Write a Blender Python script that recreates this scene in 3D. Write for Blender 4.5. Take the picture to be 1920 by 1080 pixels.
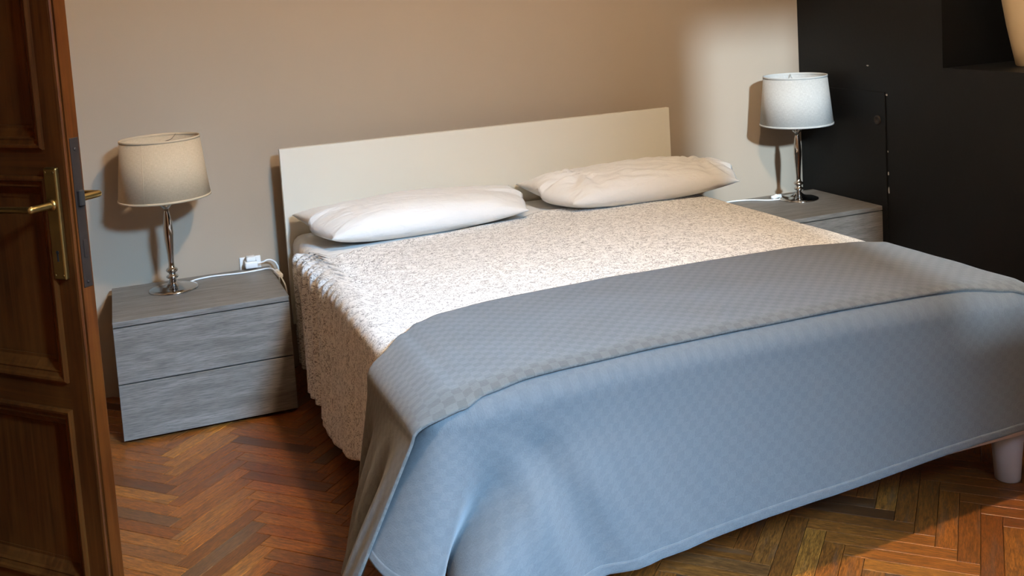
import bpy, bmesh, math, random
from mathutils import Vector, Matrix, noise

random.seed(7)
scene = bpy.context.scene
for o in list(bpy.data.objects):
    bpy.data.objects.remove(o)
COL = scene.collection

# ------------------------------------------------------------------ camera
CAM = Vector((-0.5645, -4.2057, 1.4396))
YAW, PITCH, ROLL, FPX, PYP = -0.3603, -0.1016, -0.0613, 1962.45, 190.3
fw = Vector((-math.sin(YAW) * math.cos(PITCH), math.cos(YAW) * math.cos(PITCH), math.sin(PITCH)))
r0 = Vector((math.cos(YAW), math.sin(YAW), 0))
u0 = r0.cross(fw)
rt = r0 * math.cos(ROLL) + u0 * math.sin(ROLL)
up = -r0 * math.sin(ROLL) + u0 * math.cos(ROLL)
cd = bpy.data.cameras.new('camera')
cam = bpy.data.objects.new('camera', cd)
COL.objects.link(cam)
cam.matrix_world = Matrix(((rt.x, up.x, -fw.x, CAM.x), (rt.y, up.y, -fw.y, CAM.y), (rt.z, up.z, -fw.z, CAM.z), (0, 0, 0, 1)))
cd.sensor_width = 36.0
cd.sensor_fit = 'HORIZONTAL'
cd.lens = 36.0 * FPX / 1920.0
cd.shift_y = -(540 - PYP) / 1920.0
cd.clip_start = 0.05
scene.camera = cam

# ------------------------------------------------------------------ world, daylight, exposure
world = bpy.data.worlds.new('world')
scene.world = world
world.use_nodes = True
bg = world.node_tree.nodes['Background']
bg.inputs['Color'].default_value = (0.50, 0.68, 1.0, 1)
bg.inputs['Strength'].default_value = 1.0

WX0, WX1, WZ0, WZ1, WY = 0.66, 1.34, 1.45, 3.05, -4.90       # the window opening in the wall behind the camera
def light(name, kind, loc, energy, color, **kw):
    l = bpy.data.lights.new(name, kind)
    l.energy = energy
    l.color = color
    for k, v in kw.items():
        setattr(l, k, v)
    o = bpy.data.objects.new(name, l)
    COL.objects.link(o)
    o.location = loc
    return o
SUN_DIR = Vector((-0.236, -0.972, 0.34)).normalized()         # towards the sun
sun = light('sun', 'SUN', (0, -9, 6), 4.2, (0.60, 0.81, 1.0), angle=math.radians(2.5))
sun.rotation_euler = SUN_DIR.to_track_quat('Z', 'Y').to_euler()
# the strip of blue sky above the houses opposite, seen from inside only through the window
day = light('sky_daylight', 'AREA', (1.50, -6.60, 4.38), 3100, (0.38, 0.66, 1.0), shape='RECTANGLE', size=0.95, size_y=2.2)
day.rotation_euler = (Vector((1.50, -6.60, 4.50)) - Vector((0.85, -3.6, 1.9))).to_track_quat('Z', 'Y').to_euler()

scene.view_settings.view_transform = 'Standard'
scene.view_settings.look = 'None'
scene.view_settings.gamma = 1
scene.view_settings.use_curve_mapping = False
scene.view_settings.exposure = 0.42

# ------------------------------------------------------------------ material helpers
class NT:
    def __init__(self, name):
        self.m = bpy.data.materials.new(name)
        self.m.use_nodes = True
        self.t = self.m.node_tree
        self.b = self.t.nodes['Principled BSDF']
    def n(self, kind, **kw):
        nd = self.t.nodes.new(kind)
        for k, v in kw.items():
            if k in nd.inputs:
                nd.inputs[k].default_value = v
            else:
                setattr(nd, k, v)
        return nd
    def l(self, a, b):
        self.t.links.new(a, b)
    def coord(self, which='Object', scale=(1, 1, 1), rot=(0, 0, 0)):
        c = self.n('ShaderNodeTexCoord')
        mp = self.n('ShaderNodeMapping')
        mp.inputs['Scale'].default_value = scale
        mp.inputs['Rotation'].default_value = rot
        self.l(c.outputs[which], mp.inputs['Vector'])
        return mp.outputs['Vector']
    def noise(self, vec, scale, detail=4, rough=0.55, dist=0.0):
        nd = self.n('ShaderNodeTexNoise')
        nd.inputs['Scale'].default_value = scale
        nd.inputs['Detail'].default_value = detail
        nd.inputs['Roughness'].default_value = rough
        nd.inputs['Distortion'].default_value = dist
        if vec is not None:
            self.l(vec, nd.inputs['Vector'])
        return nd.outputs['Fac']
    def ramp(self, fac, stops, interp='LINEAR'):
        nd = self.n('ShaderNodeValToRGB')
        cr = nd.color_ramp
        cr.interpolation = interp
        while len(cr.elements) < len(stops):
            cr.elements.new(0.5)
        for e, (p, c) in zip(cr.elements, stops):
            e.position = p
            e.color = (c[0], c[1], c[2], 1) if hasattr(c, '__len__') else (c, c, c, 1)
        self.l(fac, nd.inputs['Fac'])
        return nd.outputs['Color']
    def mix(self, fac, a, b, mode='MIX'):
        nd = self.n('ShaderNodeMix', data_type='RGBA', blend_type=mode)
        for s, v in ((0, fac), (6, a), (7, b)):
            if isinstance(v, (int, float)):
                nd.inputs[s].default_value = v
            elif isinstance(v, tuple):
                nd.inputs[s].default_value = (v[0], v[1], v[2], 1)
            else:
                self.l(v, nd.inputs[s])
        return nd.outputs[2]
    def math(self, op, a, b=0.0):
        nd = self.n('ShaderNodeMath', operation=op)
        for i, v in enumerate((a, b)):
            if isinstance(v, (int, float)):
                nd.inputs[i].default_value = v
            else:
                self.l(v, nd.inputs[i])
        return nd.outputs[0]
    def bump(self, h, strength=0.3, dist=0.002):
        nd = self.n('ShaderNodeBump')
        nd.inputs['Strength'].default_value = strength
        nd.inputs['Distance'].default_value = dist
        self.l(h, nd.inputs['Height'])
        self.l(nd.outputs['Normal'], self.b.inputs['Normal'])
    def col(self, c):
        if isinstance(c, tuple):
            self.b.inputs['Base Color'].default_value = (c[0], c[1], c[2], 1)
        else:
            self.l(c, self.b.inputs['Base Color'])
    def set(self, **kw):
        for k, v in kw.items():
            self.b.inputs[k.replace('_', ' ')].default_value = v
        return self

def simple(name, c, rough=0.5, metal=0.0, spec=0.5, var=0.06, scale=30, bump=0.0):
    t = NT(name)
    v = t.coord('Object')
    f = t.noise(v, scale, 3)
    t.col(t.mix(f, tuple(x * (1 - var) for x in c), tuple(min(1, x * (1 + var)) for x in c)))
    t.set(Roughness=rough, Metallic=metal, Specular_IOR_Level=spec)
    if bump:
        t.bump(f, bump, 0.002)
    return t.m

M = {}
def mat_wall():
    t = NT('wall_paint')
    v = t.coord('Object')
    f = t.noise(v, 2.2, 4)
    t.col(t.mix(f, (0.375, 0.300, 0.225), (0.405, 0.327, 0.247)))
    t.set(Roughness=0.85, Specular_IOR_Level=0.2)
    t.bump(t.noise(v, 140, 3), 0.12, 0.002)
    return t.m
M['wall'] = mat_wall()
M['ceiling'] = simple('ceiling_paint', (0.78, 0.76, 0.72), 0.9, spec=0.1)
def mat_black():
    t = NT('black_wall_paint')
    v = t.coord('Object')
    f = t.noise(v, 3, 5)
    t.col(t.mix(f, (0.0040, 0.0043, 0.0046), (0.0062, 0.0066, 0.0070)))
    t.set(Roughness=0.55, Specular_IOR_Level=0.25)
    t.bump(t.noise(v, 60, 4), 0.15, 0.003)
    return t.m
M['black'] = mat_black()
M['chip'] = simple('bare_plaster_chip', (0.45, 0.44, 0.42), 0.9)

def mat_parquet(name, island):
    t = NT(name)
    v = t.coord('Object', (1, 1, 1))
    if island:
        rnd = t.n('ShaderNodeNewGeometry').outputs['Random Per Island']
    else:
        rnd = t.n('ShaderNodeObjectInfo').outputs['Random']
    base = t.ramp(rnd, [(0.0, (0.111, 0.038, 0.011)), (0.15, (0.299, 0.090, 0.013)), (0.35, (0.403, 0.122, 0.017)), (0.52, (0.234, 0.065, 0.010)),
                        (0.68, (0.494, 0.178, 0.025)), (0.82, (0.325, 0.104, 0.018)), (0.92, (0.137, 0.070, 0.029)), (1.0, (0.442, 0.146, 0.021))])
    off = t.n('ShaderNodeVectorMath', operation='MULTIPLY_ADD')
    cmb = t.n('ShaderNodeCombineXYZ')
    for i in range(3):
        t.l(rnd, cmb.inputs[i])
    t.l(v, off.inputs[0])
    off.inputs[1].default_value = (7, 55, 20) if not island else (18, 18, 18)
    sc = t.n('ShaderNodeVectorMath', operation='SCALE')
    t.l(cmb.outputs[0], sc.inputs[0])
    sc.inputs['Scale'].default_value = 37.0
    t.l(sc.outputs[0], off.inputs[2])
    g = t.noise(off.outputs[0], 2.6, 6, 0.65, 0.6)
    g2 = t.noise(off.outputs[0], 7.0, 4, 0.65, 0.3)
    c1 = t.mix(t.ramp(g, [(0.36, 0.0), (0.62, 1.0)]), t.mix(0.6, base, (0.05, 0.018, 0.006)), base)
    c2 = t.mix(t.ramp(g2, [(0.42, 0.0), (0.56, 1.0)]), t.mix(0.5, c1, (0.03, 0.012, 0.005)), c1)
    # worn greyish traffic patches
    w = t.noise(t.coord('Object', (9, 9, 9)) if island else off.outputs[0], 0.7, 3)
    c3 = t.mix(t.math('MULTIPLY', t.ramp(w, [(0.56, 0.0), (0.72, 1.0)]), 0.45), c2, (0.10, 0.066, 0.04))
    t.col(c3)
    rr = t.n('ShaderNodeMapRange')
    t.l(g2, rr.inputs['Value'])
    rr.inputs['To Min'].default_value = 0.27
    rr.inputs['To Max'].default_value = 0.48
    t.l(rr.outputs[0], t.b.inputs['Roughness'])
    t.set(Specular_IOR_Level=0.45)
    t.bump(g2, 0.25, 0.001)
    return t.m
M['plank'] = mat_parquet('parquet_oak', False)
M['plank_far'] = mat_parquet('parquet_oak_rest', True)
M['joint'] = simple('floor_joint', (0.018, 0.010, 0.006), 0.9)

def mat_greyoak():
    t = NT('grey_oak_veneer')
    v = t.coord('Object', (1.0, 9, 9))
    v2 = t.coord('Object', (3.2, 75, 75))
    g = t.noise(v, 4.0, 6, 0.6, 0.5)
    h = t.noise(v2, 5.0, 4, 0.65, 0.15)
    c = t.ramp(g, [(0.25, (0.135, 0.120, 0.100)), (0.5, (0.20, 0.180, 0.155)), (0.75, (0.275, 0.250, 0.22))])
    c = t.mix(t.math('MULTIPLY', t.ramp(h, [(0.40, 1.0), (0.56, 0.0)]), 0.6), c, (0.07, 0.06, 0.052))
    t.col(c)
    t.set(Roughness=0.42, Specular_IOR_Level=0.4)
    t.bump(h, 0.12, 0.001)
    return t.m
M['greyoak'] = mat_greyoak()
M['dark'] = simple('shadow_gap_black', (0.012, 0.011, 0.010), 0.8)

def mat_doorwood(axis):
    t = NT('dark_varnished_wood_' + axis)
    sc = {'z': (55, 55, 2.0), 'x': (2.0, 55, 55)}[axis]
    v = t.coord('Object', sc)
    g = t.noise(v, 1.0, 6, 0.6, 0.8)
    w = t.noise(t.coord('Object', (6, 6, 3)), 1.2, 3)
    c = t.ramp(g, [(0.25, (0.034, 0.0088, 0.0018)), (0.52, (0.078, 0.0215, 0.0040)), (0.8, (0.13, 0.041, 0.008))])
    c = t.mix(t.math('MULTIPLY', t.ramp(w, [(0.45, 0.0), (0.75, 1.0)]), 0.5), c, (0.17, 0.058, 0.010))
    t.col(c)
    t.set(Roughness=0.36, Specular_IOR_Level=0.25)
    t.bump(g, 0.1, 0.001)
    return t.m
M['doorz'] = mat_doorwood('z')
M['doorx'] = mat_doorwood('x')
M['brass'] = simple('aged_brass', (0.42, 0.30, 0.11), 0.34, 1.0, var=0.2, scale=40)
M['iron'] = simple('dark_iron', (0.045, 0.035, 0.03), 0.5, 0.6, var=0.3)
M['chrome'] = simple('polished_chrome', (0.58, 0.56, 0.54), 0.07, 1.0, var=0.01)
M['headboard'] = simple('cream_lacquer', (0.68, 0.64, 0.54), 0.38, var=0.02, scale=3)
M['bedwhite'] = simple('white_lacquer', (0.70, 0.71, 0.73), 0.35, var=0.02)
M['bedleg'] = simple('pale_grey_plastic_leg', (0.55, 0.58, 0.64), 0.3, var=0.03)
M['plastic'] = simple('white_plastic', (0.82, 0.82, 0.80), 0.35, var=0.02)
M['vase'] = simple('cream_glazed_ceramic', (0.58, 0.44, 0.26), 0.45, var=0.08, scale=8)
M['shutter'] = simple('painted_frame', (0.55, 0.52, 0.47), 0.5)

def mat_shade(name, c1, c2):
    t = NT(name)
    v = t.coord('UV', (1, 1, 1))
    a = t.noise(t.coord('UV', (60, 620, 1)), 1.0, 3)
    b = t.noise(t.coord('UV', (620, 90, 1)), 1.0, 3)
    f = t.math('MULTIPLY', t.math('ADD', a, b), 0.5)
    t.col(t.mix(t.ramp(f, [(0.38, 0.0), (0.62, 1.0)]), c1, c2))
    t.set(Roughness=0.95, Specular_IOR_Level=0.1, Subsurface_Weight=0.0)
    t.bump(f, 0.35, 0.001)
    tr = t.n('ShaderNodeBsdfTranslucent')
    tr.inputs['Color'].default_value = (0.7, 0.62, 0.5, 1)
    mx = t.n('ShaderNodeMixShader')
    mx.inputs[0].default_value = 0.14
    out = [n for n in t.t.nodes if n.type == 'OUTPUT_MATERIAL'][0]
    t.l(t.b.outputs[0], mx.inputs[1])
    t.l(tr.outputs[0], mx.inputs[2])
    t.l(mx.outputs[0], out.inputs['Surface'])
    return t.m
M['shade_warm_lit'] = mat_shade('linen_shade_warm_lit', (0.54, 0.405, 0.255), (0.68, 0.53, 0.355))  # warm lamp light put into the colour of the shade by the door
M['shade_cool_lit'] = mat_shade('linen_shade_cool_lit', (0.46, 0.45, 0.42), (0.64, 0.63, 0.59))  # cool daylight put into the colour of the other shade
M['lining'] = simple('shade_lining', (0.80, 0.78, 0.73), 0.8)

def mat_pillow(name, c):
    t = NT(name)
    v = t.coord('Object', (1, 1, 1))
    f = t.noise(v, 5, 4)
    t.col(t.mix(f, tuple(x * 0.97 for x in c), c))
    t.set(Roughness=0.9, Specular_IOR_Level=0.15, Sheen_Weight=0.15)
    t.bump(t.noise(t.coord('Object', (3, 9, 5)), 3.0, 5, 0.55, 1.2), 0.5, 0.012)
    return t.m
M['pillow'] = mat_pillow('white_cotton_pillowcase', (0.78, 0.77, 0.74))
M['sheet'] = mat_pillow('white_cotton_sheet', (0.78, 0.77, 0.74))
M['mattress'] = simple('mattress_ticking', (0.75, 0.74, 0.70), 0.9)

def mat_bedspread():
    t = NT('scribble_floral_cotton')
    v = t.coord('UV', (1, 1, 1))
    n1 = t.noise(v, 62, 2.5, 0.5, 1.6)
    n2 = t.noise(v, 38, 2, 0.5, 0.0)
    n3 = t.noise(v, 120, 2, 0.5, 0.5)
    line = t.ramp(n1, [(0.442, 0.0), (0.472, 1.0), (0.508, 1.0), (0.538, 0.0)])
    brk = t.ramp(n2, [(0.36, 0.0), (0.45, 1.0)])
    spk = t.ramp(n3, [(0.30, 1.0), (0.37, 0.0)])
    m = t.math('MINIMUM', t.math('ADD', t.math('MULTIPLY', line, brk), t.math('MULTIPLY', spk, 0.7)), 1.0)
    t.col(t.mix(t.math('MULTIPLY', m, 0.9), (0.85, 0.835, 0.80), (0.24, 0.225, 0.21)))
    t.set(Roughness=0.9, Specular_IOR_Level=0.15, Sheen_Weight=0.1)
    t.bump(t.noise(v, 30, 4, 0.6, 0.5), 0.35, 0.004)
    return t.m
M['bedspread'] = mat_bedspread()

def mat_blanket(name, ca, cb):
    t = NT(name)
    v = t.coord('UV', (1, 1, 1))
    ck = t.n('ShaderNodeTexChecker')
    ck.inputs['Scale'].default_value = 48.0
    warp = t.n('ShaderNodeVectorMath', operation='ADD')
    nz = t.n('ShaderNodeTexNoise')
    nz.inputs['Scale'].default_value = 90
    t.l(v, nz.inputs['Vector'])
    sc = t.n('ShaderNodeVectorMath', operation='SCALE')
    sc.inputs['Scale'].default_value = 0.006
    t.l(nz.outputs['Color'], sc.inputs[0])
    t.l(v, warp.inputs[0])
    t.l(sc.outputs[0], warp.inputs[1])
    t.l(warp.outputs[0], ck.inputs['Vector'])
    w1 = t.noise(t.coord('UV', (300, 1500, 1)), 1.0, 2)
    w2 = t.noise(v, 260, 3, 0.6, 0.8)
    base = t.mix(ck.outputs['Fac'], ca, cb)
    c = t.mix(t.ramp(w2, [(0.35, 0.0), (0.65, 1.0)]), t.mix(0.2, base, (0.055, 0.056, 0.058)), base)
    t.col(c)
    t.set(Roughness=0.95, Specular_IOR_Level=0.1, Sheen_Weight=0.25, Sheen_Roughness=0.5)
    h = t.math('ADD', t.math('MULTIPLY', ck.outputs['Fac'], 0.12), t.math('ADD', t.math('MULTIPLY', w2, 0.7), t.math('MULTIPLY', w1, 0.4)))
    t.bump(h, 0.55, 0.0025)
    return t.m
M['blanket'] = mat_blanket('grey_woven_blanket', (0.096, 0.094, 0.086), (0.120, 0.117, 0.108))
M['blanket_back_skylit'] = mat_blanket('grey_woven_reverse_skylit', (0.102, 0.112, 0.119), (0.110, 0.120, 0.127))  # plainer reverse weave, with blue skylight put into its colour
def mat_pane():
    t = NT('window_glass')
    out = [n for n in t.t.nodes if n.type == 'OUTPUT_MATERIAL'][0]
    tr = t.n('ShaderNodeBsdfTransparent')
    gl = t.n('ShaderNodeBsdfGlossy')
    gl.inputs['Roughness'].default_value = 0.02
    mx = t.n('ShaderNodeMixShader')
    mx.inputs[0].default_value = 0.06
    t.l(tr.outputs[0], mx.inputs[1])
    t.l(gl.outputs[0], mx.inputs[2])
    t.l(mx.outputs[0], out.inputs['Surface'])
    return t.m
M['pane'] = mat_pane()
def mat_opal():
    t = NT('lit_opal_glass')
    t.col((0.9, 0.85, 0.75))
    t.set(Roughness=0.4)
    t.b.inputs['Emission Color'].default_value = (1.0, 0.72, 0.42, 1)
    t.b.inputs['Emission Strength'].default_value = 6.0
    return t.m
M['opal'] = mat_opal()

# ------------------------------------------------------------------ object helpers
def tag(o, label=None, cat=None, group=None, kind=None):
    if label: o['label'] = label
    if cat: o['category'] = cat
    if group: o['group'] = group
    if kind: o['kind'] = kind
    return o
def empty(name, loc=(0, 0, 0), rz=0.0, parent=None):
    o = bpy.data.objects.new(name, None)
    COL.objects.link(o)
    o.location = loc
    o.rotation_euler = (0, 0, rz)
    o.empty_display_size = 0.05
    if parent: o.parent = parent
    return o
def obj(name, bm, mat, parent=None, smooth=False, recalc=True):
    if recalc:
        bmesh.ops.recalc_face_normals(bm, faces=bm.faces[:])
    me = bpy.data.meshes.new(name)
    bm.to_mesh(me)
    bm.free()
    if smooth:
        for p in me.polygons:
            p.use_smooth = True
    me.materials.append(M[mat] if isinstance(mat, str) else mat)
    o = bpy.data.objects.new(name, me)
    COL.objects.link(o)
    if parent: o.parent = parent
    return o
def box(bm, x0, x1, y0, y1, z0, z1, bev=0.0, seg=1):
    b = bm if not bev else bmesh.new()
    vs = [b.verts.new(p) for p in ((x0, y0, z0), (x1, y0, z0), (x1, y1, z0), (x0, y1, z0), (x0, y0, z1), (x1, y0, z1), (x1, y1, z1), (x0, y1, z1))]
    for f in ((3, 2, 1, 0), (4, 5, 6, 7), (0, 1, 5, 4), (1, 2, 6, 5), (2, 3, 7, 6), (3, 0, 4, 7)):
        b.faces.new([vs[i] for i in f])
    if bev:
        bmesh.ops.bevel(b, geom=b.edges[:], offset=bev, segments=seg, profile=0.5, affect='EDGES')
        tmp = bpy.data.meshes.new('tmp')
        b.to_mesh(tmp)
        b.free()
        bm.from_mesh(tmp)
        bpy.data.meshes.remove(tmp)
    return bm
def boxes(*bs, bev=0.0, seg=1):
    bm = bmesh.new()
    for b in bs:
        box(bm, *b, bev=bev, seg=seg)
    return bm
def lathe(prof, n=40, cx=0, cy=0, cap0=True, cap1=True):
    bm = bmesh.new()
    rings = []
    for r, z in prof:
        rings.append([bm.verts.new((cx + r * math.cos(2 * math.pi * k / n), cy + r * math.sin(2 * math.pi * k / n), z)) for k in range(n)])
    for a, b in zip(rings, rings[1:]):
        for k in range(n):
            bm.faces.new((a[k], a[(k + 1) % n], b[(k + 1) % n], b[k]))
    if cap0: bm.faces.new(list(reversed(rings[0])))
    if cap1: bm.faces.new(rings[-1])
    return bm
def smooth_path(pts, n=8):
    P = [Vector(p) for p in pts]
    P = [P[0] * 2 - P[1]] + P + [P[-1] * 2 - P[-2]]
    out = []
    for i in range(1, len(P) - 2):
        for k in range(n):
            t = k / n
            a, b, c, d = P[i - 1], P[i], P[i + 1], P[i + 2]
            out.append(0.5 * ((2 * b) + (c - a) * t + (2 * a - 5 * b + 4 * c - d) * t * t + (3 * b - a - 3 * c + d) * t ** 3))
    out.append(P[-2])
    return out
def tube(pts, r, n=10, smooth=True, rf=None):
    path = smooth_path(pts) if smooth else [Vector(p) for p in pts]
    bm = bmesh.new()
    rings = []
    prev = None
    for i, p in enumerate(path):
        tn = (path[min(i + 1, len(path) - 1)] - path[max(i - 1, 0)]).normalized()
        a = prev if prev is not None else (Vector((0, 0, 1)) if abs(tn.z) < 0.9 else Vector((1, 0, 0)))
        x = (a - tn * a.dot(tn)).normalized()
        prev = x
        y = tn.cross(x)
        rr = r * (rf(i / (len(path) - 1)) if rf else 1)
        rings.append([bm.verts.new(p + x * (rr * math.cos(2 * math.pi * k / n)) + y * (rr * math.sin(2 * math.pi * k / n))) for k in range(n)])
    for a, b in zip(rings, rings[1:]):
        for k in range(n):
            bm.faces.new((a[k], a[(k + 1) % n], b[(k + 1) % n], b[k]))
    bm.faces.new(list(reversed(rings[0])))
    bm.faces.new(rings[-1])
    return bm
def grid(fn, nu, nv, uvfn=None):
    """fn(i/nu, j/nv) -> point; uvfn gives metres for the weave"""
    bm = bmesh.new()
    V = [[bm.verts.new(fn(i / nu, j / nv)) for j in range(nv + 1)] for i in range(nu + 1)]
    uvl = bm.loops.layers.uv.new('UVMap')
    for i in range(nu):
        for j in range(nv):
            f = bm.faces.new((V[i][j], V[i + 1][j], V[i + 1][j + 1], V[i][j + 1]))
            for lp, (a, b) in zip(f.loops, ((i, j), (i + 1, j), (i + 1, j + 1), (i, j + 1))):
                lp[uvl].uv = uvfn(a / nu, b / nv) if uvfn else (a / nu, b / nv)
    return bm
def solidify(o, th, off=-1):
    m = o.modifiers.new('thickness', 'SOLIDIFY')
    m.thickness = th
    m.offset = off
    return o
def lerp(a, b, t): return a + (b - a) * t
def sst(a, b, x):
    t = max(0.0, min(1.0, (x - a) / (b - a)))
    return t * t * (3 - 2 * t)
def interp(tab, x):
    if x <= tab[0][0]: return tab[0][1]
    for (a, fa), (b, fb) in zip(tab, tab[1:]):
        if x <= b:
            t = (x - a) / (b - a)
            t = t * t * (3 - 2 * t)
            return fa + (fb - fa) * t
    return tab[-1][1]
def nz(x, y, z=0.0): return noise.noise(Vector((x, y, z)))

# ------------------------------------------------------------------ room shell
XL, XR, YF, ZC = -1.25, 2.503, WY, 3.40
tag(obj('wall_back', boxes((XL - 0.2, XR + 0.6, 0.0, 0.15, -0.05, ZC)), 'wall'), kind='structure')
tag(obj('ceiling', boxes((XL - 1.6, XR + 0.6, YF - 0.25, 0.15, ZC, ZC + 0.1)), 'ceiling'), kind='structure')
# front wall with the window opening
tag(obj('wall_front', boxes((XL - 0.2, WX0, YF - 0.25, YF, -0.05, ZC), (WX1, XR + 0.6, YF - 0.25, YF, -0.05, ZC),
                            (WX0, WX1, YF - 0.25, YF, -0.05, WZ0), (WX0, WX1, YF - 0.25, YF, WZ1, ZC)), 'wall'), kind='structure')
win = tag(empty('window_1', ((WX0 + WX1) / 2, YF - 0.2, WZ0)), kind='structure')
hw, hh = (WX1 - WX0) / 2, WZ1 - WZ0
obj('window_frame', boxes((-hw, -hw + 0.045, -0.03, 0.03, 0, hh), (hw - 0.045, hw, -0.03, 0.03, 0, hh), (-hw + 0.045, hw - 0.045, -0.03, 0.03, 0, 0.045),
                          (-hw + 0.045, hw - 0.045, -0.03, 0.03, hh - 0.045, hh), (-hw + 0.045, hw - 0.045, -0.03, 0.03, 0.52, 0.55)), 'shutter', win)
for a, b in ((0.045, 0.52), (0.55, hh - 0.045)):
    obj('window_pane', boxes((-hw + 0.045, hw - 0.045, -0.003, 0.003, a, b)), 'pane', win)
# right wall, black, with the niche
NZ0, NY0 = 1.045, -0.935
wr = tag(obj('wall_right', boxes((XR, XR + 0.6, YF, 0.0, -0.05, NZ0), (XR, XR + 0.6, NY0, 0.0, NZ0, ZC), (XR, XR + 0.6, YF, -2.6, NZ0, ZC),
                                 (XR + 0.45, XR + 0.6, -2.6, NY0, NZ0, ZC), (XR, XR + 0.45, -2.6, NY0, 2.2, ZC)), 'black'), kind='structure')
d2 = tag(obj('door_2', boxes((2.4983, XR, -0.600, -0.085, 0.03, 0.926), bev=0.0015), 'black'), kind='structure')
obj('keyhole_plate', lathe([(0.021, 0.0), (0.021, 0.002), (0.017, 0.0045), (0.010, 0.0045), (0.009, 0.002)], 20), 'iron', d2, True)
kp = bpy.data.objects['keyhole_plate']
kp.matrix_local = Matrix.Translation((2.4983, -0.552, 0.803)) @ Matrix.Rotation(math.radians(-90), 4, 'Y')
for y, z, w, h in ((-0.492, 1.037, 0.020, 0.006), (-0.608, 0.916, 0.012, 0.010), (-0.607, 0.575, 0.007, 0.016), (-0.608, 0.50, 0.008, 0.030), (-0.607, 0.67, 0.006, 0.008)):
    bm = bmesh.new()
    pts = [bm.verts.new((XR - 0.0008, y + w / 2 * math.cos(k * 0.785) * (0.7 + 0.6 * random.random()), z + h / 2 * math.sin(k * 0.785) * (0.7 + 0.6 * random.random()))) for k in range(8)]
    f = bm.faces.new(pts)
    ext = bmesh.ops.extrude_face_region(bm, geom=[f])
    bmesh.ops.translate(bm, vec=(0.0008, 0, 0), verts=[v for v in ext['geom'] if isinstance(v, bmesh.types.BMVert)])
    obj('paint_chip', bm, 'chip', wr)
# left wall with the doorway, and the hall beyond
DH = 2.12
HX, HY = XL, -1.155                                     # hinge jamb
DW = 0.86
tag(obj('wall_left', boxes((XL - 0.2, XL, HY, 0.0, -0.05, ZC), (XL - 0.2, XL, YF, HY - DW, -0.05, ZC), (XL - 0.2, XL, HY - DW, HY, DH + 0.02, ZC)), 'wall'), kind='structure')
tag(obj('trim_1', boxes((XL - 0.21, XL + 0.012, HY, HY + 0.09, 0, DH + 0.1), (XL - 0.21, XL + 0.012, HY - DW - 0.09, HY - DW, 0, DH + 0.1),
                        (XL - 0.21, XL + 0.012, HY - DW, HY, DH + 0.02, DH + 0.1), bev=0.004), 'doorz'), kind='structure')
tag(obj('wall_hall', boxes((XL - 1.6, XL - 1.5, YF, 0.15, -0.05, ZC), (XL - 1.5, XL - 0.2, -0.1, 0.0, -0.05, ZC), (XL - 1.5, XL - 0.2, YF, YF + 0.1, -0.05, ZC)), 'wall'), kind='structure')

# ------------------------------------------------------------------ herringbone parquet
floor = tag(obj('floor', boxes((XL - 1.6, XR + 0.6, YF - 0.25, 0.15, -0.10, -0.012)), 'joint'), kind='structure')
PW, PM = 0.0525, 6
PL = PW * PM
def plank_mesh(name):
    g, b, h = 0.0006, 0.0010, 0.012
    bm = bmesh.new()
    x0, x1, y0, y1 = -PL / 2 + g, PL / 2 - g, -PW / 2 + g, PW / 2 - g
    lo = [bm.verts.new(p) for p in ((x0, y0, -h), (x1, y0, -h), (x1, y1, -h), (x0, y1, -h))]
    mi = [bm.verts.new((v.co.x, v.co.y, -b)) for v in lo]
    hi = [bm.verts.new((v.co.x - math.copysign(b, v.co.x), v.co.y - math.copysign(b, v.co.y), 0)) for v in lo]
    bm.faces.new(hi)
    for a, c in ((lo, mi), (mi, hi)):
        for k in range(4):
            bm.faces.new((a[k], a[(k + 1) % 4], c[(k + 1) % 4], c[k]))
    return bm
pb = plank_mesh('plank')
proto_me = bpy.data.meshes.new('plank')
pb.to_mesh(proto_me)
proto_me.materials.append(M['plank'])
FX0, FY0 = -0.5048, -1.147
cand = []
s2 = math.sqrt(0.5)
for i in range(-130, 131):
    for j in range(-130, 131):
        s = (i - j) % (2 * PM)
        if s == 0:
            p, q, ang = i + PM / 2, j + 0.5, 45
        elif s == 2 * PM - 1:
            p, q, ang = i + 0.5, j + PM / 2, 135
        else:
            continue
        x, y = FX0 + (p - q) * PW * s2, FY0 + (p + q) * PW * s2
        if XL + 0.1 - 0.22 < x < XR and YF < y < -0.02:
            cand.append((x, y, ang))
def img(x, y, z=0.0):
    v = Vector((x, y, z)) - CAM
    d = v.dot(fw)
    if d < 0.1: return None
    return 960 + FPX * v.dot(rt) / d, PYP - FPX * v.dot(up) / d
near, rest = [], []
for c in cand:
    p = img(c[0], c[1])
    hid = (0.16 < c[0] < 1.60 and c[1] > -1.72) or c[1] > -0.30 or (c[0] > 1.75 and c[1] > -1.6)
    if p and -140 < p[0] < 2040 and 600 < p[1] < 1240 and not hid:
        near.append(c)
    else:
        rest.append(c)
near.sort(key=lambda c: (Vector((c[0], c[1], 0)) - CAM).length)
rest += near[300:]
near = near[:300]
for x, y, a in near:
    o = bpy.data.objects.new('plank', proto_me)
    COL.objects.link(o)
    o.parent = floor
    o.location = (x, y, (random.random() - 0.5) * 0.0006)
    o.rotation_euler = ((random.random() - 0.5) * 0.006, (random.random() - 0.5) * 0.002, math.radians(a))
bm = bmesh.new()
for x, y, a in rest:
    n0 = len(bm.verts)
    bm.from_mesh(proto_me)
    bm.verts.ensure_lookup_table()
    bmesh.ops.transform(bm, matrix=Matrix.Translation((x, y, 0)) @ Matrix.Rotation(math.radians(a), 4, 'Z'), verts=bm.verts[n0:])
tag(obj('far_planks', bm, 'plank_far', floor, recalc=False), kind='stuff')
pb.free()

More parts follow.
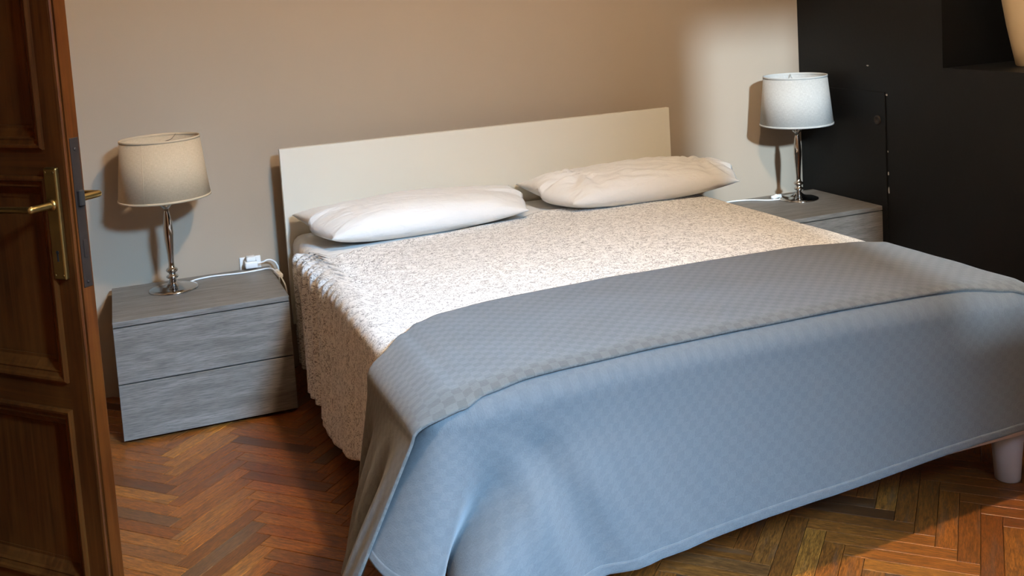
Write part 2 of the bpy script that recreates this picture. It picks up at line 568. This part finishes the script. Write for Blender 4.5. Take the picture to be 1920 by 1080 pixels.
# ------------------------------------------------------------------ ceiling lamp (gives the warm light)
LX, LY, LZ = 0.72, -2.55, 3.02
cl = tag(empty('ceiling_lamp', (LX, LY, ZC)), 'opal glass pendant lamp hanging from the ceiling', 'lamp')
obj('ceiling_rose', lathe([(0.06, -0.03), (0.06, 0.0)], 24), 'chrome', cl, True)
obj('pendant_rod', tube([(0, 0, -0.03), (0, 0, -0.24)], 0.006, smooth=False), 'chrome', cl, True)
obj('opal_bowl', lathe([(0.12, -0.25), (0.15, -0.27), (0.17, -0.31), (0.165, -0.31), (0.14, -0.28), (0.03, -0.245)], 32, cap0=False), 'opal', cl, True)
lamp = light('ceiling_bulb', 'POINT', (LX, LY, LZ), 150, (1.0, 0.78, 0.56), shadow_soft_size=0.07)
lamp.parent = cl
lamp.location = (0, 0, LZ - ZC)

# ------------------------------------------------------------------ wooden door, half open
DA = math.atan2(0.724, -0.69)
door = tag(empty('door_1', (-0.6828, -1.7826, 0.0), DA), kind='structure')
TH, DL, SW = 0.045, 0.80, 0.057
def extrude_z(poly, z0, z1):
    bm = bmesh.new()
    a = [bm.verts.new((x, y, z0)) for x, y in poly]
    b = [bm.verts.new((x, y, z1)) for x, y in poly]
    n = len(poly)
    for k in range(n):
        bm.faces.new((a[k], a[(k + 1) % n], b[(k + 1) % n], b[k]))
    bm.faces.new(a)
    bm.faces.new(list(reversed(b)))
    return bm
edge_poly = [(SW, 0), (0.006, 0), (0.001, -0.0015), (-0.0005, -0.005), (0.001, -0.0085), (0.0045, -0.0095), (0.0045, -0.0115), (0.0, -0.0125), (0.0, -TH + 0.002), (0.002, -TH), (SW, -TH)]
obj('stile', extrude_z(edge_poly, 0.008, DH - 0.01), 'doorz', door)
obj('stile', boxes((DL - SW, DL, -TH, 0, 0.008, DH - 0.01), bev=0.002), 'doorz', door)
rows = [(0.162, 0.583), (0.645, 1.110), (1.168, 2.00)]
rz = [0.008] + [z for r in rows for z in r] + [DH - 0.01]
for k in range(0, len(rz), 2):
    obj('rail', boxes((SW, DL - SW, -TH, 0, rz[k], rz[k + 1])), 'doorx', door)
def moulding(x0, x1, z0, z1, side):
    prof = [(0.0, -0.004), (0.0, 0.006), (0.005, 0.0095), (0.010, 0.0085), (0.013, 0.004), (0.020, 0.001), (0.024, 0.002), (0.028, -0.003), (0.040, -0.010), (0.045, -0.014), (0.052, -0.014), (0.052, -0.017)]
    bm = bmesh.new()
    rings = []
    for ins, h in prof:
        y = h if side > 0 else -TH - h
        rings.append([bm.verts.new((x, y, z)) for x, z in ((x0 + ins, z0 + ins), (x1 - ins, z0 + ins), (x1 - ins, z1 - ins), (x0 + ins, z1 - ins))])
    for a, b in zip(rings, rings[1:]):
        for k in range(4):
            bm.faces.new((a[k], a[(k + 1) % 4], b[(k + 1) % 4], b[k]))
    return bm
for z0, z1 in rows:
    pn = obj('door_panel', boxes((SW, DL - SW, -TH + 0.016, -0.016, z0, z1)), 'doorz', door)
    obj('moulding', moulding(SW, DL - SW, z0, z1, 1), 'doorz', pn)
    obj('moulding', moulding(SW, DL - SW, z0, z1, -1), 'doorz', pn)
for side in (1, -1):
    y0 = 0.0 if side > 0 else -TH
    def Y(v): return y0 + side * v
    bm = bmesh.new()
    box(bm, 0.0195, 0.0565, min(Y(0), Y(0.012)), max(Y(0), Y(0.012)), 0.883, 1.130, bev=0.0035, seg=2)
    pl = obj('handle_plate', bm, 'brass', door)
    bm = lathe([(0.0125, 0), (0.0125, 0.004), (0.009, 0.008)], 20)
    rs = obj('rose', bm, 'brass', pl, True)
    rs.location = (0.036, Y(0.012), 1.049)
    rs.rotation_euler = (math.radians(-90 * side), 0, 0)
    lv = obj('lever', tube([(0.036, Y(0.012), 1.049), (0.036, Y(0.040), 1.049), (0.0365, Y(0.064), 1.049), (0.042, Y(0.070), 1.049), (0.085, Y(0.070), 1.048), (0.148, Y(0.066), 1.045)], 0.0085,
                           rf=lambda t: 0.95 if t < 0.5 else 0.95 - 0.22 * (t - 0.5)), 'brass', pl, True)
    bm = bmesh.new()
    box(bm, 0.0355, 0.0395, min(Y(0.011), Y(0.0125)), max(Y(0.011), Y(0.0125)), 0.924, 0.944)
    kb = lathe([(0.0042, 0.0), (0.0042, 0.0015)], 14)
    kb.transform(Matrix.Translation((0.0375, Y(0.011 if side > 0 else 0.0125), 0.944)) @ Matrix.Rotation(math.radians(-90), 4, 'X'))
    tm = bpy.data.meshes.new('t'); kb.to_mesh(tm); kb.free(); bm.from_mesh(tm); bpy.data.meshes.remove(tm)
    obj('keyhole', bm, 'dark', pl)
    for zz in (0.893, 1.120):
        for xx in (0.026, 0.050):
            sc_ = obj('screw', lathe([(0.0028, 0), (0.0022, 0.0012)], 10), 'brass', pl, True)
            sc_.location = (xx, Y(0.0118), zz)
            sc_.rotation_euler = (math.radians(-90 * side), 0, 0)
lk = obj('lock_case', boxes((-0.0018, 0.004, -0.0395, -0.0165, 0.86, 1.19), bev=0.0007), 'iron', door)
obj('latch_bolt', boxes((-0.010, 0.0, -0.036, -0.021, 1.040, 1.075), bev=0.002), 'dark', lk)
obj('dead_bolt', boxes((-0.004, 0.0, -0.033, -0.024, 0.925, 0.965), bev=0.001), 'iron', lk)
for zz in (0.872, 1.165):
    s_ = obj('screw', lathe([(0.004, 0), (0.003, 0.0015)], 12), 'iron', lk, True)
    s_.location = (-0.0018, -0.028, zz)
    s_.rotation_euler = (0, math.radians(-90), 0)

# ------------------------------------------------------------------ bedside tables
NW, ND, NH = 0.588, 0.4826, 0.428
def nightstand(loc, label):
    r = tag(empty('nightstand', loc), label, 'nightstand', 'pair of bedside tables')
    # local: x 0..NW, y 0 (back) .. -ND (front), z 0 floor
    obj('top_panel', boxes((0, NW, -ND, 0, NH - 0.019, NH), bev=0.0012), 'greyoak', r)
    zb = 0.014
    for x0, x1 in ((0, 0.018), (NW - 0.018, NW)):
        obj('side_panel', boxes((x0, x1, -ND + 0.021, 0, zb, NH - 0.019)), 'greyoak', r)
    obj('back_panel', boxes((0.018, NW - 0.018, -0.012, 0, zb, NH - 0.019)), 'dark', r)
    obj('bottom_panel', boxes((0.018, NW - 0.018, -ND + 0.024, -0.012, zb + 0.004, zb + 0.02)), 'dark', r)
    zt = NH - 0.019 - 0.004
    zm = (zt + zb) / 2
    for z0, z1 in ((zb, zm - 0.0022), (zm + 0.0022, zt)):
        df = obj('drawer', boxes((0.0, NW, -ND, -ND + 0.019, z0, z1), bev=0.0012), 'greyoak', r)
        obj('drawer_box', boxes((0.03, NW - 0.03, -ND + 0.019, -0.06, z0 + 0.03, z1 - 0.03)), 'dark', df)
    for x in (0.04, NW - 0.04):
        for y in (-0.05, -ND + 0.05):
            obj('foot', lathe([(0.014, 0.0), (0.014, zb + 0.004)], 16, x, y), 'plastic', r, True)
    return r
nightstand((-0.6522, -0.033, 0), 'grey wood two-drawer nightstand beside the open brown door')
nightstand((1.9075, -0.0895, 0), 'grey wood nightstand against the black wall, half hidden by the bed')

# ------------------------------------------------------------------ bedside lamps
def table_lamp(loc, label, shade, seam_ang, cord, switch_at, switch_rot):
    r = tag(empty('table_lamp', loc), label, 'lamp', 'pair of bedside lamps')
    obj('lamp_base', lathe([(0.088, 0), (0.089, 0.003), (0.086, 0.007), (0.072, 0.0105), (0.045, 0.0145), (0.026, 0.020), (0.017, 0.027), (0.0125, 0.032)], 48), 'chrome', r, True)
    obj('stem', lathe([(0.0125, 0.032), (0.012, 0.040), (0.019, 0.044), (0.0225, 0.049), (0.019, 0.054), (0.013, 0.057), (0.0125, 0.064), (0.019, 0.068), (0.0225, 0.0735), (0.019, 0.079),
                       (0.0125, 0.083), (0.0105, 0.092), (0.0105, 0.105), (0.0125, 0.140), (0.0155, 0.175), (0.0178, 0.205), (0.0180, 0.222), (0.0165, 0.248), (0.0130, 0.275), (0.0095, 0.295), (0.0080, 0.303)], 32), 'chrome', r, True)
    obj('collar', lathe([(0.008, 0.303), (0.0105, 0.306), (0.016, 0.312), (0.0235, 0.319), (0.0240, 0.3205), (0.016, 0.317), (0.0075, 0.313)], 32), 'chrome', r, True)
    obj('rod', lathe([(0.0058, 0.312), (0.0058, 0.395)], 16), 'chrome', r, True)
    obj('bulb_socket', lathe([(0.013, 0.385), (0.014, 0.39), (0.014, 0.425), (0.010, 0.43)], 20), 'plastic', r, True)
    z0, z1, rb, rtp = 0.348, 0.568, 0.163, 0.141
    n = 72
    bm = bmesh.new()
    uvl = bm.loops.layers.uv.new('UVMap')
    A = [bm.verts.new((rb * math.cos(2 * math.pi * k / n), rb * math.sin(2 * math.pi * k / n), z0)) for k in range(n)]
    B = [bm.verts.new((rtp * math.cos(2 * math.pi * k / n), rtp * math.sin(2 * math.pi * k / n), z1)) for k in range(n)]
    for k in range(n):
        f = bm.faces.new((A[k], A[(k + 1) % n], B[(k + 1) % n], B[k]))
        for lp, uv in zip(f.loops, ((k / n, 0), ((k + 1) / n, 0), ((k + 1) / n, 0.22), (k / n, 0.22))):
            lp[uvl].uv = uv
    sh = solidify(obj('lamp_shade', bm, shade, r, True), 0.0015)
    for rad, z in ((rb + 0.0006, z0 + 0.002), (rtp + 0.0006, z1 - 0.002)):
        pr = [(rad - 0.003, z - 0.004), (rad + 0.0012, z - 0.004), (rad + 0.0012, z + 0.004), (rad - 0.003, z + 0.004), (rad - 0.003, z - 0.004)]
        obj('rim_trim', lathe(pr, 64, cap0=False, cap1=False), shade, sh, True)
    sa = seam_ang
    obj('seam', tube([(rb * math.cos(sa) * 1.003, rb * math.sin(sa) * 1.003, z0), (rtp * math.cos(sa) * 1.003, rtp * math.sin(sa) * 1.003, z1)], 0.0011, 6, False), shade, sh, True)
    bm = tube([(0, 0, z1 - 0.02), (0, 0, z1 - 0.019)], 0.014, 16, False)
    tm = bpy.data.meshes.new('t')
    for k in range(3):
        a = k * 2.094 + 1.1
        b2 = tube([(0, 0, z1 - 0.02), (0.7 * rtp * math.cos(a), 0.7 * rtp * math.sin(a), z1 - 0.018), (0.985 * rtp * math.cos(a), 0.985 * rtp * math.sin(a), z1 - 0.004)], 0.0018, 6, False)
        b2.to_mesh(tm); b2.free(); bm.from_mesh(tm)
    bpy.data.meshes.remove(tm)
    obj('shade_spider', bm, 'chrome', sh, True)
    obj('bulb', lathe([(0.010, 0.43), (0.016, 0.445), (0.027, 0.475), (0.029, 0.495), (0.020, 0.518), (0.004, 0.526)], 20), 'lining', r, True)
    L = Vector(loc)
    cd_ = obj('cord', tube([Vector(p) - L for p in cord], 0.0031, 8), 'plastic', r, True)
    bm = boxes((-0.031, 0.031, -0.0095, 0.0095, 0.0, 0.015), bev=0.004, seg=2)
    tm = bpy.data.meshes.new('t')
    b2 = boxes((-0.008, 0.008, -0.005, 0.005, 0.013, 0.0175), bev=0.0015)
    b2.to_mesh(tm); b2.free(); bm.from_mesh(tm); bpy.data.meshes.remove(tm)
    sw = obj('cord_switch', bm, 'plastic', cd_, True)
    sw.location = Vector(switch_at) - L
    sw.rotation_euler = switch_rot
    return r
zt = NH
table_lamp((-0.436, -0.180, zt), 'table lamp with linen shade on the nightstand by the door', 'shade_warm_lit', math.radians(-118),
           [(-0.372, -0.120, zt + 0.004), (-0.345, -0.097, zt + 0.0035), (-0.284, -0.085, zt + 0.0035), (-0.186, -0.100, zt + 0.0035), (-0.124, -0.096, zt + 0.0035), (-0.085, -0.098, zt + 0.006),
            (-0.066, -0.125, zt + 0.008), (-0.057, -0.17, zt + 0.004), (-0.046, -0.25, zt - 0.008), (-0.041, -0.30, zt - 0.05), (-0.042, -0.30, zt - 0.2), (-0.045, -0.24, 0.02)],
           (-0.0535, -0.200, zt - 0.002), (0, math.radians(9), math.radians(-80)))
table_lamp((2.306, -0.238, zt), 'table lamp with linen shade on the nightstand by the black wall', 'shade_cool_lit', math.radians(100),
           [(2.236, -0.205, zt + 0.0042), (2.21, -0.200, zt + 0.0035), (2.172, -0.188, zt + 0.0035), (2.11, -0.135, zt + 0.0035), (2.036, -0.112, zt + 0.0035), (1.96, -0.12, zt + 0.0035), (1.905, -0.13, zt + 0.003), (1.899, -0.13, zt - 0.05), (1.897, -0.12, 0.1)],
           (2.237, -0.160, zt + 0.0003), (0, 0, math.radians(20)))
# plug and adaptor in the wall socket behind the table by the door
ad = tag(empty('plug_adaptor', (-0.135, -0.0, 0.447)), 'white plug adaptor in the wall socket above the nightstand', 'plug')
obj('socket_plate', boxes((-0.040, 0.042, -0.008, 0.0, -0.030, 0.022), bev=0.002), 'plastic', ad)
obj('adaptor_body', boxes((-0.024, 0.024, -0.062, -0.008, -0.014, 0.012), bev=0.004, seg=2), 'plastic', ad, True)
obj('plug', boxes((-0.018, 0.019, -0.054, -0.014, 0.012, 0.030), bev=0.005, seg=2), 'plastic', ad, True)
obj('plug_cable', tube([(0.023, -0.045, 0.0), (0.045, -0.05, 0.004), (0.062, -0.048, 0.009), (0.082, -0.045, 0.004), (0.098, -0.048, -0.015), (0.103, -0.05, -0.06), (0.103, -0.04, -0.3)], 0.0032, 8), 'plastic', ad, True)

# ------------------------------------------------------------------ bed: frame, mattress
BW = 1.720
bed = tag(empty('bed', (0, 0, 0)), 'double bed with flat cream headboard against the taupe wall', 'bed')
obj('headboard', boxes((0, BW, -0.117, -0.092, 0.20, 0.898), bev=0.0015), 'headboard', bed)
for x in (0.25, BW - 0.25):
    obj('headboard_bracket', boxes((x - 0.03, x + 0.03, -0.092, -0.055, 0.16, 0.62)), 'bedwhite', bed)
RZ0, RZ1 = 0.163, 0.285
for x0 in (0.02, BW - 0.05):
    obj('side_rail', boxes((x0, x0 + 0.03, -2.075, -0.117, RZ0, RZ1), bev=0.003), 'bedwhite', bed)
obj('foot_rail', boxes((0.02, BW - 0.02, -2.116, -2.075, RZ0, RZ1), bev=0.003), 'bedwhite', bed)
obj('base_panel', boxes((0.05, BW - 0.05, -2.075, -0.117, 0.235, 0.268)), 'bedwhite', bed)
for x in (0.075, 1.675):
    for y in (-0.26, -2.035):
        obj('leg', lathe([(0.033, 0.0), (0.034, 0.004), (0.0455, RZ0)], 32, x, y), 'bedleg', bed, True)
mt = obj('mattress', boxes((0.03, BW - 0.03, -2.10, -0.125, 0.270, 0.540), bev=0.045, seg=4), 'mattress', smooth=True)
tag(mt, 'pale mattress lying on the bed under the white sheets', 'mattress')

def topz(x, y):
    c = 1 - abs(2 * x / BW - 1) ** 3.2
    f = 0.030 * c * sst(-0.3, -1.3, y)
    return 0.552 + 0.010 * max(0, c) + max(0.0, f) - 0.5 * max(0.0, -0.36 - 0)*0
def topc(x, y):
    x = min(max(x, 0.0), BW)
    return topz(x, y) + 0.0025 * nz(x * 5, y * 5)

# a sheet laid over the mattress: position along the cross direction s (0 = left edge of top, BW = right edge)
def cross(s, y, e, tl_fn=None):
    """point on a layer lifted e above the top; s<0 hangs on the left, s>BW hangs on the right"""
    r = 0.045 + e
    xl, xr = 0.022 - e, BW - 0.022 + e
    if s < 0:
        a = min(-s / r, math.pi / 2)
        x = xl + r - r * math.sin(a)
        z = topc(xl + r, y) + e - r * (1 - math.cos(a))
        return x, z - max(0.0, -s - r * math.pi / 2), max(0.0, -s - r * math.pi / 2)
    W = BW - 0.044 - 2 * 0.045
    if s > W:
        t = s - W
        a = min(t / r, math.pi / 2)
        x = xr - r + r * math.sin(a)
        z = topc(xr - r, y) + e - r * (1 - math.cos(a))
        return x, z - max(0.0, t - r * math.pi / 2), max(0.0, t - r * math.pi / 2)
    x = xl + r + s
    return x, topc(x, y) + e, 0.0
WTOP = BW - 0.044 - 0.09

# fitted white sheet over mattress (seen between and in front of the pillows)
def fn_sheet(u, v):
    s = -0.28 + u * (WTOP + 0.56)
    y = lerp(-0.122, -2.06, v)
    x, z, t = cross(s, y, 0.002)
    w = 0.0022 * nz(x * 9, y * 22, 3) + 0.0012 * nz(x * 30, y * 12, 1)
    return (x, y, z + max(-0.001, w))
fs = obj('fitted_sheet', grid(fn_sheet, 110, 90, lambda u, v: (u * 2, v * 2)), 'sheet', smooth=True)
tag(fs, 'plain white sheet stretched over the mattress, showing between the pillows', 'sheet')

# patterned bedspread
BACK = [(-0.50, -0.375), (-0.12, -0.375), (-0.06, -0.40), (0.03, -0.56), (0.08, -0.615), (0.22, -0.568), (0.45, -0.537), (0.79, -0.467), (0.98, -0.385), (1.08, -0.385), (1.36, -0.47), (1.62, -0.435), (1.75, -0.50), (2.2, -0.5)]
def hem_len(y):   # how far the left side hangs below the rounding
    return interp([(-1.75, 0.32), (-1.45, 0.345), (-1.26, 0.385), (-1.05, 0.435), (-0.93, 0.415), (-0.60, 0.405), (-0.38, 0.375)], y)
def fn_spread(u, v):
    e = 0.007
    r = (0.045 + e) * math.pi / 2
    tot_l = 0.44 + r
    s = -tot_l + u * (tot_l + WTOP + 0.30)
    yb = interp(BACK, s + 0.05 if s > 0 else (s * 1.0))
    y = lerp(yb, -2.03, v)
    if s < -r:                                   # scale the hanging part to the hem
        k = (-s - r) / 0.44
        s = -r - k * hem_len(y)
    x, z, t = cross(s, y, e)
    hang = sst(0.06, -r, s)
    # pleats fanning out from the head corner, softer waves further along
    head = sst(-1.15, -0.50, y)
    ps = math.sin(y * 104 + 9 * t + 2.6 * nz(y * 7, t * 2.5))
    pl = 0.020 * math.copysign(abs(ps) ** 0.8, ps) * head * (1 - 0.45 * sst(0.12, 0.40, t))
    pl += 0.006 * math.sin(y * 61 + 1.0 + 6 * t) * head
    wav = 0.010 * math.sin(y * 21 + 2.0 + 1.5 * t) + 0.004 * nz(y * 18, t * 6, 7)
    fine = 0.0035 * math.sin(y * 75 + 8 * t + 3 * nz(y * 4, t * 2, 5)) * sst(-1.75, -0.6, y) * (1 - sst(0.10, 0.25, t))
    if s < 0:
        x -= hang * (0.006 + pl * 0.9 + fine + wav * sst(0.0, 0.3, t) + 0.012) + 0.075 * t * (0.45 + 0.55 * sst(-0.4, -0.9, y))
        z += hang * pl * 0.5 * (1 - sst(0, 0.06, t))
    elif s < 0.35:
        cr = sst(0.35, 0.0, s) * sst(-1.5, -0.65, y)
        z += cr * (0.0045 * math.sin((y + s * 0.9) * 95 + 3 * nz(s * 6, y * 6)) + 0.0015)
    if 0 <= s <= WTOP:
        z += 0.0018 * nz(x * 7, y * 9, 2) + 0.0010 * nz(x * 25, y * 25, 4)
        z += 0.003 * sst(0.05, 0.0, abs(y - yb))
    return (x, y, z)
def uv_spread(u, v):
    return (u * (0.44 + 0.08 + WTOP + 0.30), v * 1.55)
sp = solidify(obj('bedspread', grid(fn_spread, 230, 190, uv_spread), 'bedspread', smooth=True), 0.0025, 0)
tag(sp, 'white bedspread printed with tiny grey scribbles, hanging over the side of the bed', 'bedspread')

# ------------------------------------------------------------------ blanket across the foot of the bed
bl = tag(empty('blanket', (0.86, -2.0, 0.58)), 'grey woven blanket folded across the foot of the bed', 'blanket')
BO = Vector((0.86, -2.0, 0.58))
E1 = 0.024
def fn_upper(u, v):
    r = (0.045 + E1) * math.pi / 2
    L = 0.36
    tot_l = L + r
    s = -tot_l + u * (tot_l + WTOP + tot_l)
    W = WTOP
    # upper hem
    if s < 0:
        y0 = interp([(-0.5, -1.74), (-0.15, -1.735), (-0.06, -1.70), (0.0, -1.63)], s)
    else:
        y0 = interp([(0.0, -1.63), (0.05, -1.585), (0.12, -1.558), (0.25, -1.553), (W - 0.1, -1.545), (W, -1.56), (W + 0.1, -1.60), (W + 0.5, -1.62)], s)
    y1 = interp([(-0.5, -2.135), (-0.05, -2.130), (0.0, -2.122), (0.06, -2.106), (0.16, -2.098), (W - 0.2, -2.098), (W - 0.05, -2.112), (W + 0.02, -2.125), (W + 0.5, -2.13)], s)
    y = lerp(y0, y1, v)
    x, z, t = cross(s, y, E1 if v < 0.93 else E1)
    # roll over the front edge
    fr = max(0.0, (-2.055 - y))
    z -= 5.5 * fr * fr * sst(-r, 0.0, s) * sst(W + r, W, s)
    z += 0.0022 * nz(x * 6, y * 8, 11) * (1 if t == 0 else 0)
    if s < 0:
        xr_ = x - 0.050 * sst(0.0, -r, s)             # loose over the rounding
        k = sst(0.0, 1.0, v)
        hx = lerp(0.17 * t, 0.52 * t, k)
        fold = 0.026 * math.sin((v - 0.28) * 11.5 + 1.5 * t) * sst(0.0, 0.30, t) * sst(1.02, 0.80, v)
        fold += 0.012 * math.sin(v * 25 + 4 * t) * sst(0.03, 0.25, t) * sst(1.0, 0.85, v)
        x = xr_ - hx - fold
        z += 0.0
    if s > W and t > 0:
        x += 0.02 * t + 0.012 * math.sin(y * 16) * sst(0, 0.3, t)
    return Vector((x, y, z)) - BO
def uv_upper(u, v): return (u * (WTOP + 0.92), v * 0.56)
ul = solidify(obj('upper_layer', grid(fn_upper, 230, 80, uv_upper), 'blanket', bl, smooth=True), 0.006, 0)

# lower layer: the front fall, running round both corners
PT = [(-0.022, -1.90), (-0.026, -2.02), (-0.022, -2.085), (-0.004, -2.118), (0.025, -2.129), (0.065, -2.133), (0.135, -2.136), (0.29, -2.137), (0.50, -2.138), (0.80, -2.138), (1.10, -2.138), (1.40, -2.138), (1.58, -2.136), (1.66, -2.130), (1.715, -2.108), (1.735, -2.05), (1.738, -1.90), (1.738, -1.70)]
PB = [(-0.085, -1.90), (-0.130, -2.02), (-0.165, -2.10), (-0.150, -2.185), (-0.100, -2.255), (-0.050, -2.252), (0.006, -2.112), (-0.008, -2.300), (0.27, -2.240), (0.75, -2.198), (1.07, -2.183), (1.38, -2.160), (1.60, -2.148), (1.69, -2.142), (1.755, -2.120), (1.775, -2.05), (1.765, -1.90), (1.760, -1.70)]
HZ = [0.30, 0.30, 0.293, 0.275, 0.258, 0.235, 0.200, 0.165, 0.163, 0.180, 0.190, 0.196, 0.197, 0.196, 0.200, 0.21, 0.21, 0.21]
def cr(tab, q):
    n = len(tab) - 1
    f = min(max(q, 0.0), 1.0) * n
    i = min(int(f), n - 1)
    t = f - i
    g = lambda k: Vector(tab[min(max(k, 0), n)]) if hasattr(tab[0], '__len__') else tab[min(max(k, 0), n)]
    a, b, c, d = g(i - 1), g(i), g(i + 1), g(i + 2)
    return 0.5 * ((b * 2) + (c - a) * t + (a * 2 - b * 5 + c * 4 - d) * t * t + (b * 3 - a - c * 3 + d) * t * t * t)
def fn_lower(q, h, off=0.0):
    pt, pbm, hz = cr(PT, q), cr(PB, q), cr(HZ, q)
    x0 = min(max(pt.x, 0.06), BW - 0.06)
    ztop = topc(x0, -2.03) + 0.010
    if h < 0.10:                                  # the part that lies on top under the upper layer
        k = h / 0.10
        a = k * math.pi / 2
        cx, cy = (min(max(pt.x, 0.06), BW - 0.06), max(pt.y, -2.075))
        rx, ry = pt.x - cx, pt.y - cy
        return Vector((cx + rx * math.sin(a), cy + ry * math.sin(a), ztop - 0.055 * (1 - math.cos(a)))) - BO
    k = (h - 0.10) / 0.90
    kk = k ** 1.15
    wq = math.exp(-((q * 17 - 6.3) / 1.5) ** 2)
    kk = lerp(kk, sst(0.20, 1.0, k), wq)
    p = pt.lerp(pbm, kk)
    z = lerp(ztop - 0.055, hz, k)
    X = p.x
    # soft diagonal folds falling from the left corner and general ripple
    fold = 0.012 * math.exp(-((X - (0.14 + 0.10 * k)) / 0.035) ** 2) - 0.013 * math.exp(-((X - (0.20 + 0.13 * k)) / 0.04) ** 2) + 0.010 * math.exp(-((X - (0.27 + 0.15 * k)) / 0.045) ** 2) + 0.006 * math.exp(-((X - (0.36 + 0.16 * k)) / 0.05) ** 2)
    y = p.y - fold * sst(0.05, 0.5, k) - 0.004 * nz(X * 3.0, z * 3.0, 5) * sst(0, 0.3, k) - 0.0015 * nz(X * 14, z * 10, 9) - off
    return Vector((X, y, z)) - BO
ARC = [0.0]
for _i in range(1, 261):
    _a, _b = cr(PT, (_i - 1) / 260).lerp(cr(PB, (_i - 1) / 260), 0.4), cr(PT, _i / 260).lerp(cr(PB, _i / 260), 0.4)
    ARC.append(ARC[-1] + (_b - _a).length)
def uv_lower(q, h): return (ARC[int(round(q * 260))], h * 0.45)
ll = solidify(obj('lower_layer', grid(fn_lower, 260, 70, uv_lower), 'blanket_back_skylit', bl, smooth=True), 0.004, 0)
hm = solidify(obj('hem', grid(lambda q, h: fn_lower(q, 0.945 + 0.055 * h, 0.0028), 260, 4, lambda q, h: (ARC[int(round(q * 260))], 0.42 + h * 0.03)), 'blanket_back_skylit', ll, smooth=True), 0.0028, 0)

# ------------------------------------------------------------------ pillows
def pillow(name, loc, rz, hx, hy, th, label, seed, lean, pinch, wk):
    def side(sgn):
        def fn(u, v):
            a, b = 2 * u - 1, 2 * v - 1
            # footprint: sides bow inwards, corners stay out as ears
            fr = sst(0.1, -1.0, b)
            x = hx * a * (1 - 0.05 * (1 - b * b) * abs(a) ** 3) * (1 - pinch * fr)
            y = hy * b * (1 - 0.07 * (1 - a * a) * abs(b) ** 3)
            if b < 0:                                   # rounded front corners
                y *= 1 - 0.16 * abs(a) ** 6 * abs(b) ** 2
            pr = (max(0.0, 1 - abs(a) ** (2.9 if a < 0 else 2.3)) ** (0.55 if a < 0 else 0.72)) * (max(0.0, 1 - abs(b) ** 2.6) ** 0.46)
            wr = 0.012 * nz(a * 1.8 + seed, b * 1.6, seed) * pr
            ang = math.atan2(b * 1.0, (abs(a) - 0.55) * 2.2)
            wr += wk * 0.0075 * math.sin(ang * 9 + seed) * pr * sst(0.40, 0.85, abs(a)) * (1 - abs(a) ** 8)
            wr += wk * 0.006 * nz(a * 5 + seed, b * 9, 3.1) * pr
            seam = th * (0.40 + 0.16 * abs(a) ** 4 * (0 if b < 0 else 1) - 0.10 * fr * abs(a) ** 4)
            if sgn > 0:
                z = seam + (th * 1.0 - 0.40 * th) * pr + wr
            else:
                z = seam - 0.40 * th * min(1.0, pr * 1.25)
            return Vector((x, y, z))
        return fn
    bm = grid(side(1), 84, 52)
    b2 = grid(side(-1), 84, 52)
    tm = bpy.data.meshes.new('t')
    b2.to_mesh(tm); b2.free(); bm.from_mesh(tm); bpy.data.meshes.remove(tm)
    bmesh.ops.remove_doubles(bm, verts=bm.verts[:], dist=0.0006)
    o = obj(name, bm, 'pillow', smooth=True)
    o.location = loc
    o.rotation_euler = (lean, 0, rz)
    tag(o, label, 'pillow', 'pair of bed pillows')
    return o
pillow('pillow', (0.485, -0.338, 0.567), math.radians(2.0), 0.458, 0.205, 0.135, 'smooth white pillow at the end of the bed nearer the door', 1.3, 0.0, 0.15, 0.6)
pillow('pillow', (1.440, -0.335, 0.567), math.radians(0.0), 0.480, 0.205, 0.140, 'wrinkled white pillow sticking out past the headboard near the black wall', 4.7, 0.0, 0.20, 2.2)

# ------------------------------------------------------------------ vase in the niche
vz = tag(empty('vase', (2.770, -1.160, NZ0)), 'cream vase standing in the niche of the black wall', 'vase')
obj('vase_body', lathe([(0.082, 0.0), (0.086, 0.003), (0.100, 0.07), (0.118, 0.16), (0.134, 0.26), (0.142, 0.36), (0.132, 0.45), (0.105, 0.51), (0.078, 0.54), (0.070, 0.56)], 48, cap1=False), 'vase', vz, True)
obj('vase_lip', lathe([(0.070, 0.56), (0.078, 0.575), (0.080, 0.58), (0.074, 0.58), (0.064, 0.56), (0.07, 0.50)], 48, cap0=False, cap1=False), 'vase', vz, True)
